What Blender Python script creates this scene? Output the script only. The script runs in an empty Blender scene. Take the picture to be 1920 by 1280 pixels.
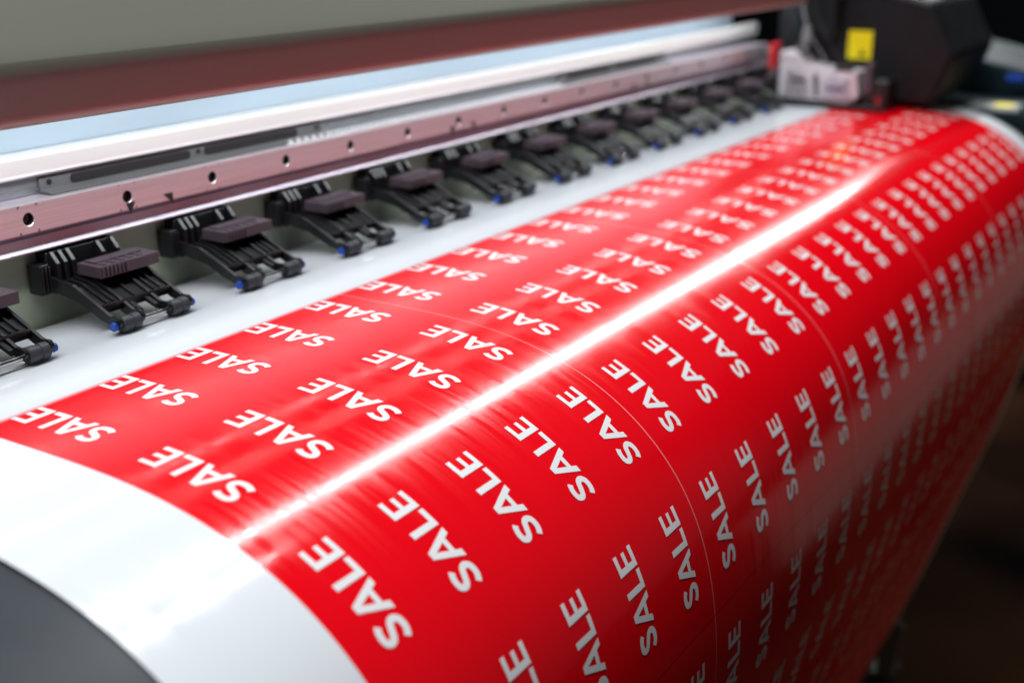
import bpy, math, random
from mathutils import Vector, Matrix
random.seed(3)
S=0.2
C=bpy.context.scene.collection
W={}
# ---------------------------------------------------------------- materials
def new_mat(name, col=(0.5,0.5,0.5), rough=0.5, metal=0.0, spec=0.5, coat=0.0):
    m=bpy.data.materials.new(name); m.use_nodes=True
    b=m.node_tree.nodes['Principled BSDF']
    b.inputs['Base Color'].default_value=(*col,1)
    b.inputs['Roughness'].default_value=rough
    b.inputs['Metallic'].default_value=metal
    b.inputs['Specular IOR Level'].default_value=spec
    b.inputs['Coat Weight'].default_value=coat
    return m
def add_noise(m, scale=(20,20,20), amount=0.15, rough_amt=0.1, bump=0.0, nscale=1.0):
    nt=m.node_tree; b=nt.nodes['Principled BSDF']
    tc=nt.nodes.new('ShaderNodeTexCoord'); mp=nt.nodes.new('ShaderNodeMapping')
    mp.inputs['Scale'].default_value=scale
    nt.links.new(tc.outputs['Object'],mp.inputs['Vector'])
    n=nt.nodes.new('ShaderNodeTexNoise'); n.inputs['Scale'].default_value=nscale; n.inputs['Detail'].default_value=4
    nt.links.new(mp.outputs['Vector'],n.inputs['Vector'])
    c=b.inputs['Base Color'].default_value[:3]
    r=nt.nodes.new('ShaderNodeValToRGB')
    r.color_ramp.elements[0].position=0.3; r.color_ramp.elements[1].position=0.7
    r.color_ramp.elements[0].color=(*[x*(1-amount) for x in c],1)
    r.color_ramp.elements[1].color=(*[min(1,x*(1+amount)) for x in c],1)
    nt.links.new(n.outputs['Fac'],r.inputs['Fac']); nt.links.new(r.outputs['Color'],b.inputs['Base Color'])
    ro=b.inputs['Roughness'].default_value
    mr=nt.nodes.new('ShaderNodeMapRange'); mr.inputs['To Min'].default_value=max(0.02,ro-rough_amt); mr.inputs['To Max'].default_value=ro+rough_amt
    nt.links.new(n.outputs['Fac'],mr.inputs['Value']); nt.links.new(mr.outputs['Result'],b.inputs['Roughness'])
    if bump>0:
        bp=nt.nodes.new('ShaderNodeBump'); bp.inputs['Strength'].default_value=bump; bp.inputs['Distance'].default_value=0.001
        nt.links.new(n.outputs['Fac'],bp.inputs['Height']); nt.links.new(bp.outputs['Normal'],b.inputs['Normal'])
    return m
M={}
M['steel']=add_noise(new_mat('brushed_steel',(0.70,0.635,0.675),0.32,0.75),(12,1200,1200),0.10,0.06,0.05)
M['mauve']=add_noise(new_mat('anodised_aluminium',(0.47,0.42,0.50),0.36,0.4),(5,300,300),0.04,0.05)
M['ledge']=add_noise(new_mat('grey_aluminium',(0.36,0.38,0.39),0.28,0.8),(5,300,300),0.1,0.06)
M['whitebar']=add_noise(new_mat('silver_white_metal',(0.88,0.89,0.88),0.25,0.5),(5,30,30),0.02,0.04)
M['paleblue']=add_noise(new_mat('pale_blue_panel',(0.38,0.48,0.55),0.45),(6,20,20),0.08,0.06)
M['green']=new_mat('olive_grey_plastic',(0.36,0.39,0.30),0.5)
M['black']=add_noise(new_mat('black_plastic',(0.010,0.010,0.012),0.33),(80,80,80),0.2,0.08)
M['black2']=add_noise(new_mat('dark_housing_plastic',(0.009,0.010,0.012),0.5,0,0.25),(40,40,40),0.2,0.08)
M['hole']=new_mat('dark_hole',(0.01,0.01,0.01),0.6)
M['block']=add_noise(new_mat('purple_grey_plastic',(0.078,0.058,0.074),0.36),(90,90,90),0.12,0.08)
M['rubber']=add_noise(new_mat('grey_rubber',(0.05,0.053,0.062),0.5),(120,120,120),0.15,0.1)
M['chrome']=new_mat('chrome',(0.8,0.8,0.8),0.15,1.0)
M['blue']=new_mat('blue_plastic',(0.01,0.08,0.5),0.35)
M['apron']=add_noise(new_mat('blue_grey_apron',(0.060,0.072,0.085),0.42),(40,40,40),0.06,0.05)
M['yellow']=new_mat('yellow_label',(0.9,0.76,0.0),0.5)
M['white']=add_noise(new_mat('grey_white_plastic',(0.62,0.58,0.62),0.4),(60,60,60),0.08,0.06)
M['red']=new_mat('red_plastic',(0.6,0.02,0.03),0.4)
M['core']=new_mat('cardboard',(0.3,0.2,0.12),0.8)
M['teal']=add_noise(new_mat('dark_teal_plastic',(0.006,0.018,0.023),0.4,0,0.3),(20,20,20),0.3,0.1)
M['ink']=new_mat('black_ink',(0.012,0.010,0.012),0.5)
M['leg']=add_noise(new_mat('dark_grey_painted_steel',(0.035,0.037,0.042),0.45,0,0.3),(20,20,20),0.1,0.06)
M['midgrey']=add_noise(new_mat('grey_painted_steel',(0.09,0.09,0.095),0.45,0,0.4),(20,20,20),0.1,0.06)

# ---------------------------------------------------------------- helpers
def finish(name,verts,faces,mats,parent=None,mi=None,smooth=None,bevel=0,center=None):
    vs=[Vector(v)*S for v in verts]
    if center is None:
        mn=Vector([min(v[i] for v in vs) for i in range(3)]); mx=Vector([max(v[i] for v in vs) for i in range(3)])
        c=(mn+mx)/2
    else: c=Vector(center)*S
    me=bpy.data.meshes.new(name); me.from_pydata([v-c for v in vs],[],faces); 
    if not isinstance(mats,(list,tuple)): mats=[mats]
    for m in mats: me.materials.append(m)
    if mi: me.polygons.foreach_set('material_index',mi)
    if smooth: me.polygons.foreach_set('use_smooth',[True]*len(me.polygons))
    me.update()
    o=bpy.data.objects.new(name,me); C.objects.link(o)
    W[o.name]=c.copy()
    if bevel>0:
        md=o.modifiers.new('bevel','BEVEL'); md.width=bevel*S; md.segments=3; md.limit_method='ANGLE'; md.angle_limit=math.radians(40)
    attach(o,parent)
    return o
def attach(o,parent):
    if parent is None: o.location=W[o.name]
    else:
        o.parent=parent; o.location=W[o.name]-W[parent.name]
def empty(name,loc,parent=None):
    o=bpy.data.objects.new(name,None); C.objects.link(o); o.empty_display_size=0.05
    W[o.name]=Vector(loc)*S; attach(o,parent); return o
def vbox(x0,x1,y0,y1,z0,z1):
    v=[(x0,y0,z0),(x1,y0,z0),(x1,y1,z0),(x0,y1,z0),(x0,y0,z1),(x1,y0,z1),(x1,y1,z1),(x0,y1,z1)]
    f=[(0,3,2,1),(4,5,6,7),(0,1,5,4),(1,2,6,5),(2,3,7,6),(3,0,4,7)]
    return v,f
def join(parts):
    V=[];F=[]
    for v,f in parts:
        o=len(V); V+=list(v); F+=[tuple(i+o for i in q) for q in f]
    return V,F
def box(name,b,mat,parent=None,bevel=0.004):
    v,f=vbox(*b); return finish(name,v,f,mat,parent,bevel=bevel)
def vprism(prof,x0,x1):   # prof (y,z) polygon, extruded along x
    n=len(prof)
    a=sum(prof[i][0]*prof[(i+1)%n][1]-prof[(i+1)%n][0]*prof[i][1] for i in range(n))
    if a<0: prof=prof[::-1]
    v=[(x0,y,z) for y,z in prof]+[(x1,y,z) for y,z in prof]
    f=[tuple(reversed(range(n))),tuple(range(n,2*n))]
    for i in range(n):
        j=(i+1)%n; f.append((i,j,n+j,n+i))
    return v,f
def prism(name,prof,x0,x1,mat,parent=None,bevel=0.0):
    v,f=vprism(prof,x0,x1); return finish(name,v,f,mat,parent,bevel=bevel)
def vcyl(x0,x1,y,z,r,n=20,axis='x'):
    v=[];
    for x in (x0,x1):
        for k in range(n):
            a=2*math.pi*k/n
            if axis=='x': v.append((x,y+r*math.cos(a),z+r*math.sin(a)))
            else: v.append((y+r*math.cos(a),z+r*math.sin(a),x))
    f=[tuple(reversed(range(n))),tuple(range(n,2*n))]
    for k in range(n):
        j=(k+1)%n; f.append((k,j,n+j,n+k))
    return v,f

# ---------------------------------------------------------------- sheet profile
ctrl=[(2.735,-1.03),(2.69,-1.008),(2.60,-1.0),(2.4,-1.0),(2.2,-1.0),(2.0,-1.0),(1.86,-1.001),(1.74,-1.007),(1.62,-1.022),(1.48,-1.057),(1.36,-1.108),
(1.25,-1.18),(1.17,-1.26),(1.10,-1.36),(1.05,-1.49),(1.02,-1.64),(1.007,-1.80),(1.015,-2.0),(1.06,-2.3),(1.13,-2.6),(1.22,-2.95),(1.36,-3.4),(1.52,-3.95),(1.70,-4.5),(1.80,-4.75)]
def catmull(P,n):
    out=[]
    for i in range(len(P)-1):
        p0=P[max(i-1,0)];p1=P[i];p2=P[i+1];p3=P[min(i+2,len(P)-1)]
        for k in range(n):
            t=k/n
            out.append(tuple(0.5*((2*p1[d])+(-p0[d]+p2[d])*t+(2*p0[d]-5*p1[d]+4*p2[d]-p3[d])*t*t+(-p0[d]+3*p1[d]-3*p2[d]+p3[d])*t**3) for d in range(len(p1))))
    out.append(P[-1]); return out
def resample(P,step):
    L=[0]
    for a,b in zip(P,P[1:]): L.append(L[-1]+math.dist(a,b))
    n=int(L[-1]/step); out=[];j=0
    for k in range(n+1):
        s=L[-1]*k/n
        while j<len(L)-2 and L[j+1]<s: j+=1
        t=(s-L[j])/(L[j+1]-L[j]+1e-12)
        out.append(tuple(P[j][d]+(P[j+1][d]-P[j][d])*t for d in range(len(P[0]))))
    return out
prof=resample(catmull(ctrl,16),0.0125)
for it in range(110):
    prof=[prof[0]]+[tuple((prof[i-1][d]+2*prof[i][d]+prof[i+1][d])/4 for d in (0,1)) for i in range(1,len(prof)-1)]+[prof[-1]]
Ls=[0]
for a,b in zip(prof,prof[1:]): Ls.append(Ls[-1]+math.dist(a,b))
k0=next(i for i,p in enumerate(prof) if p[0]<2.205)
s0=Ls[k0]; Ls=[l-s0 for l in Ls]
NP=len(prof)
nrm=[]
for i in range(NP):
    a=prof[max(i-1,0)];b=prof[min(i+1,NP-1)]
    t=Vector((b[0]-a[0],b[1]-a[1])).normalized()
    nrm.append((t.y,-t.x) )
import bisect
def at(s):
    i=min(max(bisect.bisect_right(Ls,s)-1,0),NP-2)
    t=(s-Ls[i])/(Ls[i+1]-Ls[i])
    y=prof[i][0]*(1-t)+prof[i+1][0]*t; z=prof[i][1]*(1-t)+prof[i+1][1]*t
    ny=nrm[i][0]*(1-t)+nrm[i+1][0]*t; nz=nrm[i][1]*(1-t)+nrm[i+1][1]*t
    return y,z,ny,nz

def letters():
    F=[]
    w=0.205
    sp=[(0.655,0.80),(0.56,0.865),(0.40,0.897),(0.22,0.86),(0.155,0.725),(0.22,0.60),(0.40,0.515),(0.57,0.43),(0.625,0.29),(0.54,0.15),(0.36,0.103),(0.19,0.135),(0.07,0.215)]
    c=catmull(sp,4); st=w*0.96
    L=[];R=[]
    for i in range(len(c)):
        a=Vector(c[max(i-1,0)]);b=Vector(c[min(i+1,len(c)-1)]); t=(b-a).normalized(); n=Vector((-t.y,t.x))*st/2
        p=Vector(c[i]); L.append(tuple(p+n)); R.append(tuple(p-n))
    for i in range(len(c)-1): F.append([L[i],R[i],R[i+1],L[i+1]])
    x=0.79; cx=0.50; hw=0.49; s=0.215; ap=0.11
    yi=0.76
    def inner(y): return (hw-s)*(1-y/yi)
    F.append([(x+cx-hw,0),(x+cx-hw+s,0),(x+cx-inner(0.2),0.2),(x+cx-inner(0.37),0.37),(x+cx,yi),(x+cx,1),(x+cx-ap,1)])
    F.append([(x+cx+hw,0),(x+cx+ap,1),(x+cx,1),(x+cx,yi),(x+cx+inner(0.37),0.37),(x+cx+inner(0.2),0.2),(x+cx+hw-s,0)])
    F.append([(x+cx-inner(0.2),0.2),(x+cx+inner(0.2),0.2),(x+cx+inner(0.37),0.37),(x+cx-inner(0.37),0.37)])
    x=1.90
    F.append([(x,0),(x+w,0),(x+w,0.18),(x+w,1),(x,1)]); F.append([(x+w,0),(x+0.62,0),(x+0.62,0.18),(x+w,0.18)])
    x=2.62; e=0.66
    F.append([(x,0),(x+w,0),(x+w,0.17),(x+w,0.41),(x+w,0.57),(x+w,0.83),(x+w,1),(x,1)])
    for a,b,l in ((0,0.17,e),(0.41,0.57,e-0.06),(0.83,1,e-0.01)): F.append([(x+w,a),(x+l,a),(x+l,b),(x+w,b)])
    G=[]
    for p in F:
        n=len(p); a=sum(p[i][0]*p[(i+1)%n][1]-p[(i+1)%n][0]*p[i][1] for i in range(n))
        G.append(p if a>0 else p[::-1])
    return G,3.28
LF,LW=letters()
XL,XR=1.12,7.50
RX0,RX1=1.43,7.28
ROW=0.234; COL=0.386
TL=0.248; CH=TL/LW*1.06
V=[];F=[];MI=[];N=[];UV=[]
xs=[XL+(XR-XL)*k/40 for k in range(41)]
for i in range(NP):
    for x in xs:
        V.append((x,prof[i][0],prof[i][1])); N.append((0,nrm[i][0],nrm[i][1])); UV.append((x,Ls[i]))
nx=len(xs)
for i in range(NP-1):
    for j in range(nx-1):
        a=i*nx+j; F.append((a,a+nx,a+nx+1,a+1)); MI.append(0)
smax=Ls[-1]
off=0.0012
CU=TL/LW
for c in range(0,13):
    sc=0.130+COL*c+0.034*(c//2)
    if sc+TL/2>smax: break
    for r in range(25):
        xc=RX0+ROW*(r+0.5)
        for poly in LF:
            idx=[]
            for (u,v) in poly:
                s=sc+TL/2-u*CU; x=xc-(v-0.5)*CH
                y,z,ny,nz=at(s)
                V.append((x,y+ny*off,z+nz*off)); N.append((0,ny,nz)); UV.append((x,s)); idx.append(len(V)-1)
            F.append(tuple(idx)); MI.append(1)
def sheet_material():
    m=new_mat('glossy_printed_vinyl',(0.8,0.8,0.8),0.14,0,0.40)
    nt=m.node_tree; b=nt.nodes['Principled BSDF']; L=nt.links.new
    uv=nt.nodes.new('ShaderNodeUVMap'); uv.uv_map='UVMap'
    sx=nt.nodes.new('ShaderNodeSeparateXYZ'); L(uv.outputs['UV'],sx.inputs[0])
    def mr(src,a,bb,lo=0,hi=1):
        n=nt.nodes.new('ShaderNodeMapRange'); n.interpolation_type='SMOOTHSTEP'
        for k,v in (('From Min',a),('From Max',bb),('To Min',lo),('To Max',hi)): n.inputs[k].default_value=v
        L(src,n.inputs['Value']); return n.outputs['Result']
    def mt(op,a,bb=None):
        n=nt.nodes.new('ShaderNodeMath'); n.operation=op
        for i,q in enumerate((a,bb)):
            if q is None: continue
            if isinstance(q,(int,float)): n.inputs[i].default_value=q
            else: L(q,n.inputs[i])
        return n.outputs[0]
    X=sx.outputs['X']; Y=sx.outputs['Y']
    mask=mt('MULTIPLY',mt('MULTIPLY',mr(X,RX0-0.001,RX0+0.001),mr(X,RX1+0.001,RX1-0.001)),mr(Y,-0.014,0.014))
    k=mt('MODULO',mt('SUBTRACT',X,RX0-0.585),1.17)
    d=mt('ABSOLUTE',mt('SUBTRACT',k,0.585))
    line=mr(d,0.0022,0.0010)
    k2=mt('MODULO',mt('ADD',Y,0.403-0.7225+1.612),0.806)
    d2=mt('ABSOLUTE',mt('SUBTRACT',k2,0.403))
    line2=mr(d2,0.0026,0.0012)
    nz=nt.nodes.new('ShaderNodeTexNoise'); nz.inputs['Scale'].default_value=3; 
    L(uv.outputs['UV'],nz.inputs['Vector'])
    redr=nt.nodes.new('ShaderNodeMix'); redr.data_type='RGBA'
    redr.inputs['A'].default_value=(0.77,0.001,0.007,1); redr.inputs['B'].default_value=(0.83,0.0015,0.009,1)
    L(nz.outputs['Fac'],redr.inputs['Factor'])
    m1=nt.nodes.new('ShaderNodeMix'); m1.data_type='RGBA'; m1.inputs['B'].default_value=(0.75,0.35,0.36,1)
    L(redr.outputs['Result'],m1.inputs['A']); L(mt('MULTIPLY',line,0.8),m1.inputs['Factor'])
    m2=nt.nodes.new('ShaderNodeMix'); m2.data_type='RGBA'; m2.inputs['B'].default_value=(0.30,0.0,0.01,1)
    L(m1.outputs['Result'],m2.inputs['A']); L(mt('MULTIPLY',line2,0.7),m2.inputs['Factor'])
    m3=nt.nodes.new('ShaderNodeMix'); m3.data_type='RGBA'; m3.inputs['A'].default_value=(0.73,0.77,0.81,1)
    L(m2.outputs['Result'],m3.inputs['B']); L(mask,m3.inputs['Factor'])
    L(m3.outputs['Result'],b.inputs['Base Color'])
    return m
def gloss_var(m):
    # fine film texture: slightly uneven gloss, stretched along the feed direction
    nt=m.node_tree; b=nt.nodes['Principled BSDF']; L=nt.links.new
    uv=nt.nodes.new('ShaderNodeUVMap'); uv.uv_map='UVMap'
    mp=nt.nodes.new('ShaderNodeMapping'); mp.inputs['Scale'].default_value=(45,3,1)
    L(uv.outputs['UV'],mp.inputs['Vector'])
    n=nt.nodes.new('ShaderNodeTexNoise'); n.inputs['Scale'].default_value=1.0; n.inputs['Detail'].default_value=5
    L(mp.outputs['Vector'],n.inputs['Vector'])
    mr=nt.nodes.new('ShaderNodeMapRange'); mr.inputs['From Min'].default_value=0.3; mr.inputs['From Max'].default_value=0.7
    mr.inputs['To Min'].default_value=0.08; mr.inputs['To Max'].default_value=0.22
    L(n.outputs['Fac'],mr.inputs['Value']); L(mr.outputs['Result'],b.inputs['Roughness'])
M['vinyl']=sheet_material(); gloss_var(M['vinyl'])
M['vinylw']=new_mat('glossy_white_lettering',(0.80,0.81,0.82),0.14,0,0.40); gloss_var(M['vinylw'])
sheet=finish('printed_vinyl_sheet',V,F,[M['vinyl'],M['vinylw']],None,MI,True)
me=sheet.data
ul=me.uv_layers.new(name='UVMap')
lv=[0]*len(me.loops); me.loops.foreach_get('vertex_index',lv)
flat=[]
for vi in lv: flat+=UV[vi]
ul.data.foreach_set('uv',flat)
me.normals_split_custom_set_from_vertices(N)
sheet['label']="glossy red vinyl sheet with white SALE lettering draped over printer"
sheet['category']="printed sheet"

# ---------------------------------------------------------------- printer
FL=-5.3
P=empty('large_format_printer',(4.3,2.4,FL))
P['label']="large roll printer with metal guide rail and grey raised cover"
P['category']="printer"
ap=[]
for i in range(0,NP,4):
    if Ls[i]>2.1: break
    ap.append((prof[i][0]-nrm[i][0]*0.012,prof[i][1]-nrm[i][1]*0.012))
inn=[(ap[-1][0]+0.1,ap[-1][1]),(1.25,-1.6),(1.5,-1.25),(1.9,-1.12),(2.73,-1.12)]
v,f=vprism(ap+inn,0.2,7.62)
apron=finish('front_apron',v,f,M['apron'],P)
for p in apron.data.polygons: p.use_smooth=len(p.vertices)==4
box('back_panel',(0.2,7.6,2.75,2.80,-1.10,-0.74),M['green'],P)
beam=prism('carriage_beam',[(2.704,-0.814),(2.704,-0.810),(2.712,-0.800),(2.712,-0.776),(2.722,-0.772),(2.722,-0.764),(2.712,-0.760),(2.712,-0.690),(2.83,-0.690),(2.83,-0.60),(2.96,-0.60),(2.96,-0.82),(2.74,-0.82)],0.2,7.2,M['mauve'],P,0.0015)
box('white_bar',(0.2,7.2,2.775,2.826,-0.640,-0.573),M['whitebar'],P,0.014)
box('recess_plate',(0.2,7.2,2.80,2.828,-0.688,-0.642),M['ledge'],P,0.0)
box('inner_back_wall',(0.2,7.25,2.965,3.02,-0.9,0.6),M['paleblue'],P,0.0)
zr0,zr1=-0.758,-0.684; yf=2.690; zc=-0.722; hp=0.324; hr=0.0165
RV=[];RF=[];RM=[]
nh=24
i0,i1=-4,16
holes=[]
for i in range(i0,i1+1):
    xc=1.978+hp*i; 
    if xc-hp/2<0.4 or xc+hp/2>7.25: continue
    holes.append(xc)
    xa,xb=xc-hp/2,xc+hp/2
    base=len(RV)
    ring=[]
    for k in range(nh):
        a=2*math.pi*(k+0.5)/nh; ring.append((math.cos(a),math.sin(a)))
    outer=[]
    for (ca,sa) in ring:
        m_=max(abs(ca),abs(sa)); outer.append((xc+ca/m_*0.030, (zr0+zr1)/2+sa/m_*(zr1-zr0)/2))
    for (ox,oz) in outer: RV.append((ox,yf,oz))
    for (ca,sa) in ring: RV.append((xc+ca*(hr+0.0015),yf,zc+sa*(hr+0.0015)))
    for (ca,sa) in ring: RV.append((xc+ca*hr,yf+0.0015,zc+sa*hr))
    for (ca,sa) in ring: RV.append((xc+ca*hr,yf+0.022,zc+sa*hr))
    for k in range(nh):
        j=(k+1)%nh
        for l in range(3):
            a=base+l*nh
            RF.append((a+k,a+j,a+nh+j,a+nh+k)); RM.append(0 if l<2 else 1)
    RF.append(tuple(base+3*nh+k for k in range(nh))); RM.append(1)
    for x0,x1 in ((xa,xc-0.030),(xc+0.030,xb)):
        q=len(RV); RV+= [(x0,yf,zr0),(x1,yf,zr0),(x1,yf,zr1),(x0,yf,zr1)]; RF.append((q,q+1,q+2,q+3)); RM.append(0)
xa=holes[0]-hp/2; xb=holes[-1]+hp/2
q=len(RV); RV+=[(xa,yf,zr0),(xb,yf,zr0),(xb,yf,zr1),(xa,yf,zr1),(xa,2.7115,zr0),(xb,2.7115,zr0),(xb,2.725,zr1),(xa,2.725,zr1)]
for t in ((3,2,6,7),(0,4,5,1),(1,5,6,2),(0,3,7,4)): RF.append(tuple(q+k for k in t)); RM.append(0)
rail=finish('guide_rail',RV,RF,[M['steel'],M['hole']],P,RM)
def bolt(xc):
    vs=[];n=16
    for yy in (yf+0.0215,yf+0.015):
        for k in range(n):
            a=2*math.pi*k/n; vs.append((xc+0.0115*math.cos(a),yy,zc+0.0115*math.sin(a)))
    for k in range(6):
        a=2*math.pi*k/6; vs.append((xc+0.006*math.cos(a),yf+0.015,zc+0.006*math.sin(a)))
    for k in range(6):
        a=2*math.pi*k/6; vs.append((xc+0.006*math.cos(a),yf+0.019,zc+0.006*math.sin(a)))
    fs=[(k,(k+1)%n,n+(k+1)%n,n+k) for k in range(n)]
    for k in range(n):
        j=(k+1)%n; h=2*n+int(k*6/n); h2=2*n+int(j*6/n)%6
        fs.append((n+k,n+j,h2,h) if h!=h2 else (n+k,n+j,h))
    for k in range(6):
        j=(k+1)%6; fs.append((2*n+k,2*n+j,2*n+6+j,2*n+6+k))
    fs.append(tuple(2*n+6+k for k in range(6)))
    return vs,fs
vs,fs=bolt(holes[0]); b0=finish('socket_screw',vs,fs,M['block'],rail)
for xc in holes[1:]:
    o=b0.copy(); C.objects.link(o); o.parent=rail; o.location=b0.location+Vector(((xc-holes[0])*S,0,0))
# printed triangle marks: on the rail's lower half and the lip beneath it
for n_,x in enumerate((2.31,2.45,3.88,4.02,5.4,5.54)):
    y=2.6885; s_=0.015; zt=-0.738
    vs=[(x-s_*1.1,y,zt),(x+s_*1.1,y,zt),(x-s_*0.2,y,zt-2.3*s_)] if n_%2==0 else [(x-s_*1.3,y,zt),(x+s_*1.0,y,zt),(x+s_*1.0,y,zt-2.1*s_)]
    vs2=[(a,2.6895,c_) for a,b_,c_ in vs]
    finish('alignment_mark',vs+vs2,[(0,2,1),(3,4,5),(0,1,4,3),(1,2,5,4),(2,0,3,5)],M['ink'],rail)
def plate(x0,x1,slots):
    pl=prism('ledge_bracket',[(2.748,-0.6885),(2.748,-0.684),(2.790,-0.680),(2.794,-0.648),(2.7995,-0.648),(2.7995,-0.6885)],x0,x1,M['midgrey'],P,0.001)
    for a,b in slots:
        n=8; r=0.0125; pts=[]
        for k in range(n+1):
            t=math.pi/2+math.pi*k/n; pts.append((a+r+r*math.cos(t),-0.6645+r*math.sin(t)))
        for k in range(n+1):
            t=-math.pi/2+math.pi*k/n; pts.append((b-r+r*math.cos(t),-0.6645+r*math.sin(t)))
        m_=len(pts)
        vs=[(x,2.7885,z) for x,z in pts]+[(x,2.796,z) for x,z in pts]
        finish('slot',vs,[tuple(range(m_)),tuple(reversed(range(m_,2*m_)))]+[(k,m_+k,m_+(k+1)%m_,(k+1)%m_) for k in range(m_)],M['ink'],pl)
    for x in (x0+0.03,(x0+x1)/2,x1-0.03):
        vv=[];
        for yy,rr in ((2.7945,0.007),(2.788,0.007)):
            for k in range(12): vv.append((x+rr*math.cos(k*math.pi/6),yy,-0.661+rr*math.sin(k*math.pi/6)))
        finish('screw',vv,[tuple(range(12,24))]+[(k,(k+1)%12,12+(k+1)%12,12+k) for k in range(12)],M['ink'],pl)
plate(2.10,3.25,((2.20,2.64),(2.70,3.12)))
plate(4.85,5.95,((4.93,5.35),(5.42,5.85)))
parts=[vbox(3.02,4.80,2.742,2.756,-0.6885,-0.6850)]
x=3.03
while x<4.79:
    parts.append(vprism([(2.742,-0.6850),(2.754,-0.6850),(2.752,-0.6745),(2.744,-0.6745)],x,x+0.016)); x+=0.038
belt_mat=new_mat('bright_toothed_belt',(0.75,0.77,0.78),0.25,0.4)
v,f=join(parts); finish('toothed_belt',v,f,belt_mat,P)
def arc(cy,cz,r,a0,a1,n=8):
    return [(cy+r*math.cos(math.radians(a0+(a1-a0)*k/n)),cz+r*math.sin(math.radians(a0+(a1-a0)*k/n))) for k in range(n+1)]
cov=[(2.96,0.62),(2.92,0.64)]
cov+= [(2.362,-0.262)]+arc(2.395,-0.318,0.065,150,186,10)
cov+= [(2.333,-0.39)]+arc(2.364,-0.400,0.030,188,270,8)+[(2.40,-0.43),(2.41,-0.30),(2.96,0.55)]
v,f=vprism(cov,-0.6,6.75)
cm=new_mat('grey_cover_painted_reflection',(0.13,0.137,0.1),0.42,0.1)
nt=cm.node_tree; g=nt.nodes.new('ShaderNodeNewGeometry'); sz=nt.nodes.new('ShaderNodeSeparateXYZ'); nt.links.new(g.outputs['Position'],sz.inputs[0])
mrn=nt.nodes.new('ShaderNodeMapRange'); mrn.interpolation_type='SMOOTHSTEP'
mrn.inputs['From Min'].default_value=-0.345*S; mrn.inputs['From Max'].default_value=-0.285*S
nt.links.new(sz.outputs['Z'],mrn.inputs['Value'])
mxn=nt.nodes.new('ShaderNodeMix'); mxn.data_type='RGBA'; mxn.inputs['A'].default_value=(0.38,0.36,0.34,1); mxn.inputs['B'].default_value=(0.128,0.134,0.098,1)  # lower face painted lighter by height, standing in for the sheet's reflection
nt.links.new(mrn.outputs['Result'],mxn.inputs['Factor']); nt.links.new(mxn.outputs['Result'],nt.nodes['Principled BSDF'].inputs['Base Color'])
cover=finish('raised_cover',v,f,cm,P)
for p in cover.data.polygons:
    if len(p.vertices)==4: p.use_smooth=True
cover.data.set_sharp_from_angle(angle=math.radians(50))

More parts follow.
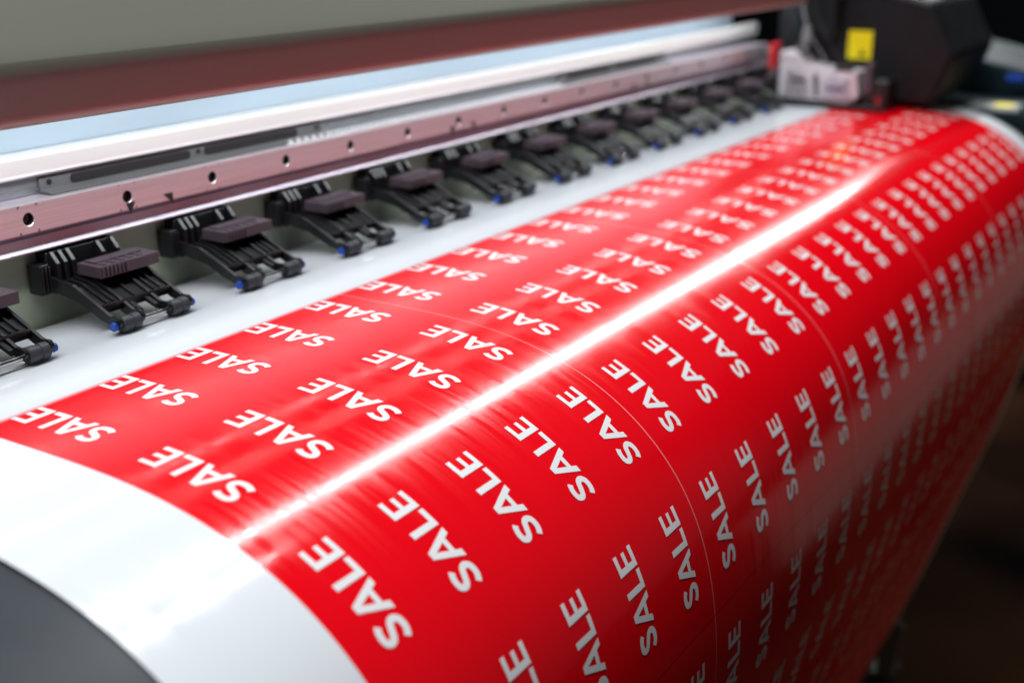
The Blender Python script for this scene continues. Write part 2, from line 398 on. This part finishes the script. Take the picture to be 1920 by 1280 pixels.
XC0=1.69-0.45
def assembly(xc):
    E=empty('pinch_roller_assembly',(xc,2.56,-1.0),P); K=[]
    pr=[]
    for dx in (-0.10,-0.075,-0.05,0.05,0.10):
        pr.append(vprism([(2.745,-0.822),(2.70,-0.822),(2.675,-0.85),(2.672,-0.90),(2.69,-0.935),(2.745,-0.935)],xc+dx-0.006,xc+dx+0.006))
    pr.append(vbox(xc-0.115,xc+0.115,2.705,2.745,-0.93,-0.825)); 
    pr.append(vbox(xc-0.15,xc-0.118,2.69,2.74,-0.93,-0.85))
    for k in range(3): pr.append(vbox(xc-0.148+k*0.011,xc-0.143+k*0.011,2.682,2.691,-0.925,-0.855))
    v,f=join(pr); K.append(finish('mount_bracket',v,f,M['black'],E,bevel=0.0015))
    side=[(2.71,-0.880),(2.60,-0.892),(2.52,-0.928),(2.465,-0.954)]+arc(2.445,-0.969,0.016,60,270,7)+[(2.50,-0.970),(2.58,-0.935),(2.71,-0.915)]
    pr=[]
    for dx in (-0.120,-0.046,0.046,0.120):
        pr.append(vprism(side,xc+dx-0.005,xc+dx+0.005))
    pr.append(vprism([(2.705,-0.897),(2.60,-0.905),(2.505,-0.940),(2.505,-0.950),(2.60,-0.920),(2.705,-0.912)],xc-0.114,xc+0.114))
    pr.append(vprism([(2.60,-0.903),(2.55,-0.924),(2.462,-0.956),(2.455,-0.970),(2.55,-0.935),(2.60,-0.915)],xc-0.034,xc-0.020))
    pr.append(vprism([(2.60,-0.903),(2.55,-0.924),(2.462,-0.956),(2.455,-0.970),(2.55,-0.935),(2.60,-0.915)],xc+0.020,xc+0.034))
    for dx in (-0.09,-0.068,0.0,0.068,0.09):
        pr.append(vprism([(2.66,-0.890),(2.60,-0.895),(2.515,-0.930),(2.515,-0.942),(2.60,-0.907),(2.66,-0.900)],xc+dx-0.003,xc+dx+0.003))
    pr.append(vbox(xc-0.114,xc+0.114,2.498,2.506,-0.956,-0.934))
    v,f=join(pr); K.append(finish('roller_arm',v,f,M['black'],E,bevel=0.001))
    bx=xc+0.038
    pr=[vbox(bx-0.10,bx+0.10,2.560,2.650,-0.885,-0.854)]
    for k in range(7):
        x=bx-0.095+k*0.013; pr.append(vbox(x,x+0.006,2.555,2.561,-0.882,-0.857))
    pr.append(vbox(bx-0.085,bx+0.075,2.60,2.64,-0.855,-0.849))
    for k in range(5): pr.append(vbox(bx-0.08+k*0.03,bx-0.068+k*0.03,2.57,2.598,-0.855,-0.851))
    v,f=join(pr); K.append(finish('weight_block',v,f,M['block'],E,bevel=0.001))
    for dx in (-0.083,0.083):
        n_=22; vs=[]; rings=[(-0.030,0.018),(-0.027,0.0215),(-0.006,0.0215),(-0.004,0.019),(0.004,0.019),(0.006,0.0215),(0.027,0.0215),(0.030,0.018)]
        for (dxx,r) in rings:
            for k in range(n_):
                a=2*math.pi*k/n_; vs.append((xc+dx+dxx,2.445+r*math.cos(a),-0.9765+r*math.sin(a)))
        fs=[tuple(reversed(range(n_)))]+[(l*n_+k,l*n_+(k+1)%n_,(l+1)*n_+(k+1)%n_,(l+1)*n_+k) for l in range(len(rings)-1) for k in range(n_)]+[tuple((len(rings)-1)*n_+k for k in range(n_))]
        K.append(finish('pinch_roller',vs,fs,M['rubber'],E))
    v,f=vcyl(xc-0.130,xc+0.130,2.445,-0.9765,0.0065,14); K.append(finish('axle',v,f,M['chrome'],E,smooth=False))
    for dx in (-0.132,0.132):
        v,f=vcyl(xc+dx-0.006,xc+dx+0.006,2.445,-0.9765,0.0115,16); K.append(finish('axle_cap',v,f,M['blue'],E,bevel=0.002))
    return E,K
E0,K0=assembly(XC0)
for i in range(1,14):
    e=E0.copy(); C.objects.link(e); e.parent=P; e.location=E0.location+Vector((0.45*i*S,0,0))
    for k in K0:
        o=k.copy(); C.objects.link(o); o.parent=e; o.location=k.location.copy()

car=empty('print_head_carriage',(6.95,2.2,-0.97),P)
prism('carriage_shell',[(2.52,-0.955),(2.52,-0.70),(2.42,-0.71),(2.36,-0.765),(2.20,-0.785),(2.08,-0.79),(2.06,-0.93),(2.12,-0.965)],6.90,7.09,M['white'],car,0.006)
prism('carriage_plate',[(2.47,-0.93),(2.47,-0.78),(2.36,-0.82),(2.32,-0.93)],6.888,6.899,M['steel'],car,0.002)
prism('carriage_plate',[(2.26,-0.94),(2.26,-0.84),(2.11,-0.83),(2.10,-0.93)],6.885,6.899,M['mauve'],car,0.002)
box('carriage_slot',(6.880,6.884,2.13,2.23,-0.895,-0.88),M['ink'],car,0.0)
box('carriage_slot',(6.882,6.887,2.36,2.44,-0.86,-0.845),M['ink'],car,0.0)
prism('carriage_bracket',[(2.295,-0.94),(2.315,-0.84),(2.30,-0.80),(2.285,-0.84),(2.28,-0.94)],6.875,6.884,M['leg'],car,0.002)
for yy,zz in ((2.49,-0.73),(2.49,-0.93),(2.38,-0.92),(2.20,-0.82),(2.12,-0.85)):
    box('carriage_screw',(6.876,6.884,yy-0.006,yy+0.006,zz-0.006,zz+0.006),M['ink'],car,0.003)
prism('carriage_arm',[(2.44,-0.70),(2.40,-0.56),(2.36,-0.56),(2.38,-0.72)],6.93,6.96,M['ledge'],car,0.003)
box('carriage_connector',(6.895,6.95,2.10,2.20,-0.79,-0.765),M['black'],car,0.004)
box('carriage_base',(6.87,7.2,1.90,2.56,-0.988,-0.968),M['black'],car,0.003)
box('carriage_clip',(6.88,7.0,2.55,2.58,-0.80,-0.66),M['red'],car,0.004)
box('ink_tray',(6.92,7.08,1.90,2.04,-0.966,-0.83),M['black'],car,0.01)
box('ink_tray',(6.90,6.96,1.99,2.03,-0.90,-0.74),M['block'],car,0.006)
v,f=vcyl(-0.965,-0.92,6.93,1.95,0.014,14,'z'); finish('knob',v,f,M['red'],car)
def tube(name,pts,r,mat,parent):
    P_=catmull(pts,6); n_=10; vs=[];fs=[]
    for i,p in enumerate(P_):
        a=Vector(P_[max(i-1,0)]);b=Vector(P_[min(i+1,len(P_)-1)]); t=(b-a).normalized()
        u=t.cross(Vector((1,0.1,0))).normalized(); w=t.cross(u)
        for k in range(n_):
            g=2*math.pi*k/n_; vs.append(tuple(Vector(p)+u*r*math.cos(g)+w*r*math.sin(g)))
    for i in range(len(P_)-1):
        for k in range(n_):
            fs.append((i*n_+k,i*n_+(k+1)%n_,(i+1)*n_+(k+1)%n_,(i+1)*n_+k))
    return finish(name,vs,fs,mat,parent,smooth=True)
tube('cable',[(7.0,2.45,-0.25),(6.94,2.42,-0.45),(6.92,2.36,-0.60),(6.93,2.28,-0.72),(6.98,2.24,-0.82)],0.007,M['ledge'],car)
tube('cable',[(7.0,2.50,-0.30),(6.94,2.47,-0.5),(6.92,2.42,-0.62),(6.95,2.38,-0.78)],0.005,M['teal'],car)
tube('cable',[(7.0,2.38,-0.22),(6.94,2.33,-0.5),(6.92,2.22,-0.68),(6.95,2.12,-0.80)],0.007,M['black'],car)
hs=prism('end_housing',[(2.62,-0.99),(1.72,-0.97),(1.61,-0.70),(1.76,-0.42),(2.12,-0.33),(2.20,0.3),(2.62,0.3)],7.10,8.1,M['black2'],P,0.03)
lab=box('warning_label',(7.088,7.098,2.06,2.195,-0.74,-0.585),M['yellow'],hs,0.0)
prism('warning_mark',[(2.09,-0.722),(2.13,-0.722),(2.11,-0.685)],7.084,7.087,M['ink'],hs)
box('inner_housing',(7.0,7.08,2.24,2.50,-0.62,0.2),M['black2'],P,0.02)
prism('side_cover',[(3.1,-1.04),(1.35,-1.04),(1.12,-1.16),(1.0,-1.4),(0.98,-1.9),(1.2,-2.3),(3.1,-2.3)],7.66,9.6,M['teal'],P,0.02)
prism('control_panel',[(1.55,-1.03),(1.30,-0.98),(1.30,-0.90),(2.1,-0.75),(2.1,-1.03)],8.3,9.4,M['teal'],P,0.02)
box('control_button',(8.285,8.299,1.45,1.55,-0.945,-0.905),M['blue'],P,0.003)
box('side_label',(7.72,7.90,1.38,1.54,-1.0385,-1.033),M['whitebar'],P,0.0)
box('side_label',(7.74,7.86,1.40,1.50,-1.0325,-1.029),M['yellow'],P,0.0)
st=empty('printer_stand',(7.9,2.2,FL),P)
box('stand_post',(7.75,7.95,2.1,2.4,FL+0.35,-2.31),M['black2'],st,0.02)
prism('stand_leg',[(1.26,-2.35),(1.40,-2.35),(1.78,-3.95),(2.10,-5.0),(1.86,-5.0),(1.62,-4.1)],7.60,7.74,M['leg'],st,0.02)
box('stand_foot',(7.72,7.98,1.7,3.2,FL+0.15,FL+0.30),M['leg'],st,0.03)
v,f=vcyl(7.75,7.9,1.8,FL+0.10,0.095,24); finish('castor',v,f,M['rubber'],st)
prism('take_up_bracket',[(1.84,-4.5),(1.66,-4.6),(1.72,-5.05),(1.82,-5.05),(1.86,-4.5)],7.745,7.80,M['midgrey'],st,0.02)
v,f=vcyl(1.0,7.58,2.0,-4.75,0.2,40); roll=finish('take_up_roll',v,f,M['core'],None)
for p in roll.data.polygons: p.use_smooth=len(p.vertices)==4
roll['label']="cardboard take-up roll holding the printed sheet below the printer"; roll['category']="roll"

# ---------------------------------------------------------------- setting
fm=new_mat('dark_brown_floor',(0.02,0.012,0.008),0.8,0,0.02)
nt=fm.node_tree; tc=nt.nodes.new('ShaderNodeTexCoord'); br=nt.nodes.new('ShaderNodeTexNoise')
br.inputs['Scale'].default_value=1.6
rr=nt.nodes.new('ShaderNodeValToRGB'); rr.color_ramp.elements[0].position=0.38; rr.color_ramp.elements[0].color=(0.002,0.0012,0.001,1); rr.color_ramp.elements[1].position=0.68; rr.color_ramp.elements[1].color=(0.040,0.017,0.008,1)
nt.links.new(tc.outputs['Object'],br.inputs['Vector']); nt.links.new(br.outputs['Fac'],rr.inputs['Fac']); nt.links.new(rr.outputs['Color'],nt.nodes['Principled BSDF'].inputs['Base Color'])
fl=finish('floor',[(-12,-14,FL),(34,-14,FL),(34,14,FL),(-12,14,FL)],[(0,1,2,3)],fm); fl['kind']='structure'
wm=add_noise(new_mat('dark_wall_paint',(0.006,0.008,0.009),0.8,0,0.05),(2,2,2),0.3,0.1)
wl=finish('wall',*vbox(33,33.4,-16,14,FL,12),wm); wl['kind']='structure'

# ---------------------------------------------------------------- lights
def area(name,loc,target,sx,sy,power,col=(1,1,1),spread=180):
    l=bpy.data.lights.new(name,'AREA'); l.shape='RECTANGLE'; l.size=sx*S; l.size_y=sy*S; l.energy=power; l.color=col
    l.spread=math.radians(spread)
    o=bpy.data.objects.new(name,l); C.objects.link(o); o.location=Vector(loc)*S
    z=-(Vector(target)-Vector(loc)).normalized(); x=Vector((1,0,0)); x=(x-z*x.dot(z)).normalized(); y=z.cross(x)
    o.rotation_euler=Matrix((x,y,z)).transposed().to_euler()
    return o
area('ceiling_strip_lamp',(15,3.94,6.56),(15,1.5,-1.05),24,0.36,55,(0.98,0.99,1))
area('second_strip_lamp',(6.9,2.3,6.9),(6.9,1.4,-1.1),2.2,0.25,3.6,(0.97,0.99,1))
area('overhead_fill_light',(-0.5,1.7,10),(3.8,2.0,-1),9,3,50,(0.97,0.98,1))  # unseen fill, added overhead to brighten the sheet and printer
area('cover_strip_lamp',(4.0,2.52,-0.36),(4.0,2.75,-0.68),6.0,0.06,1.15,(0.95,0.98,1))
area('added_sheen_light',(15,-1.2,-3.4),(15,1.03,-1.62),15,1.7,0.45,(1,0.86,0.78))  # unseen light, added low in front for a soft sheen on the hanging sheet
area('warm_fill_light',(3.5,-6,-4.6),(6.6,1.5,-3.9),1.5,1.5,0.28,(1,0.55,0.25),60)  # unseen warm fill, added to tint the lowest lettering

w=bpy.data.worlds.new("World"); bpy.context.scene.world=w; w.use_nodes=True
w.node_tree.nodes['Background'].inputs['Color'].default_value=(0.95,0.90,0.95,1)
w.node_tree.nodes['Background'].inputs['Strength'].default_value=0.055

# ---------------------------------------------------------------- camera
cam=bpy.data.cameras.new('camera'); co=bpy.data.objects.new('camera',cam); C.objects.link(co)
cam.sensor_width=36; cam.lens=2330/1920*36; cam.clip_end=100; cam.clip_start=0.01
p=math.radians(18.7); h=math.radians(32)
fw=Vector((math.cos(p)*math.cos(h),math.cos(p)*math.sin(h),-math.sin(p)))
rt=Vector((math.sin(h),-math.cos(h),0)); up=rt.cross(fw)
co.matrix_world=Matrix((rt,up,-fw)).transposed().to_4x4()
cam.dof.use_dof=True; cam.dof.focus_distance=2.95*S; cam.dof.aperture_fstop=5.6
bpy.context.scene.camera=co
sc=bpy.context.scene
sc.view_settings.view_transform='Standard'; sc.view_settings.look='None'; sc.view_settings.exposure=0
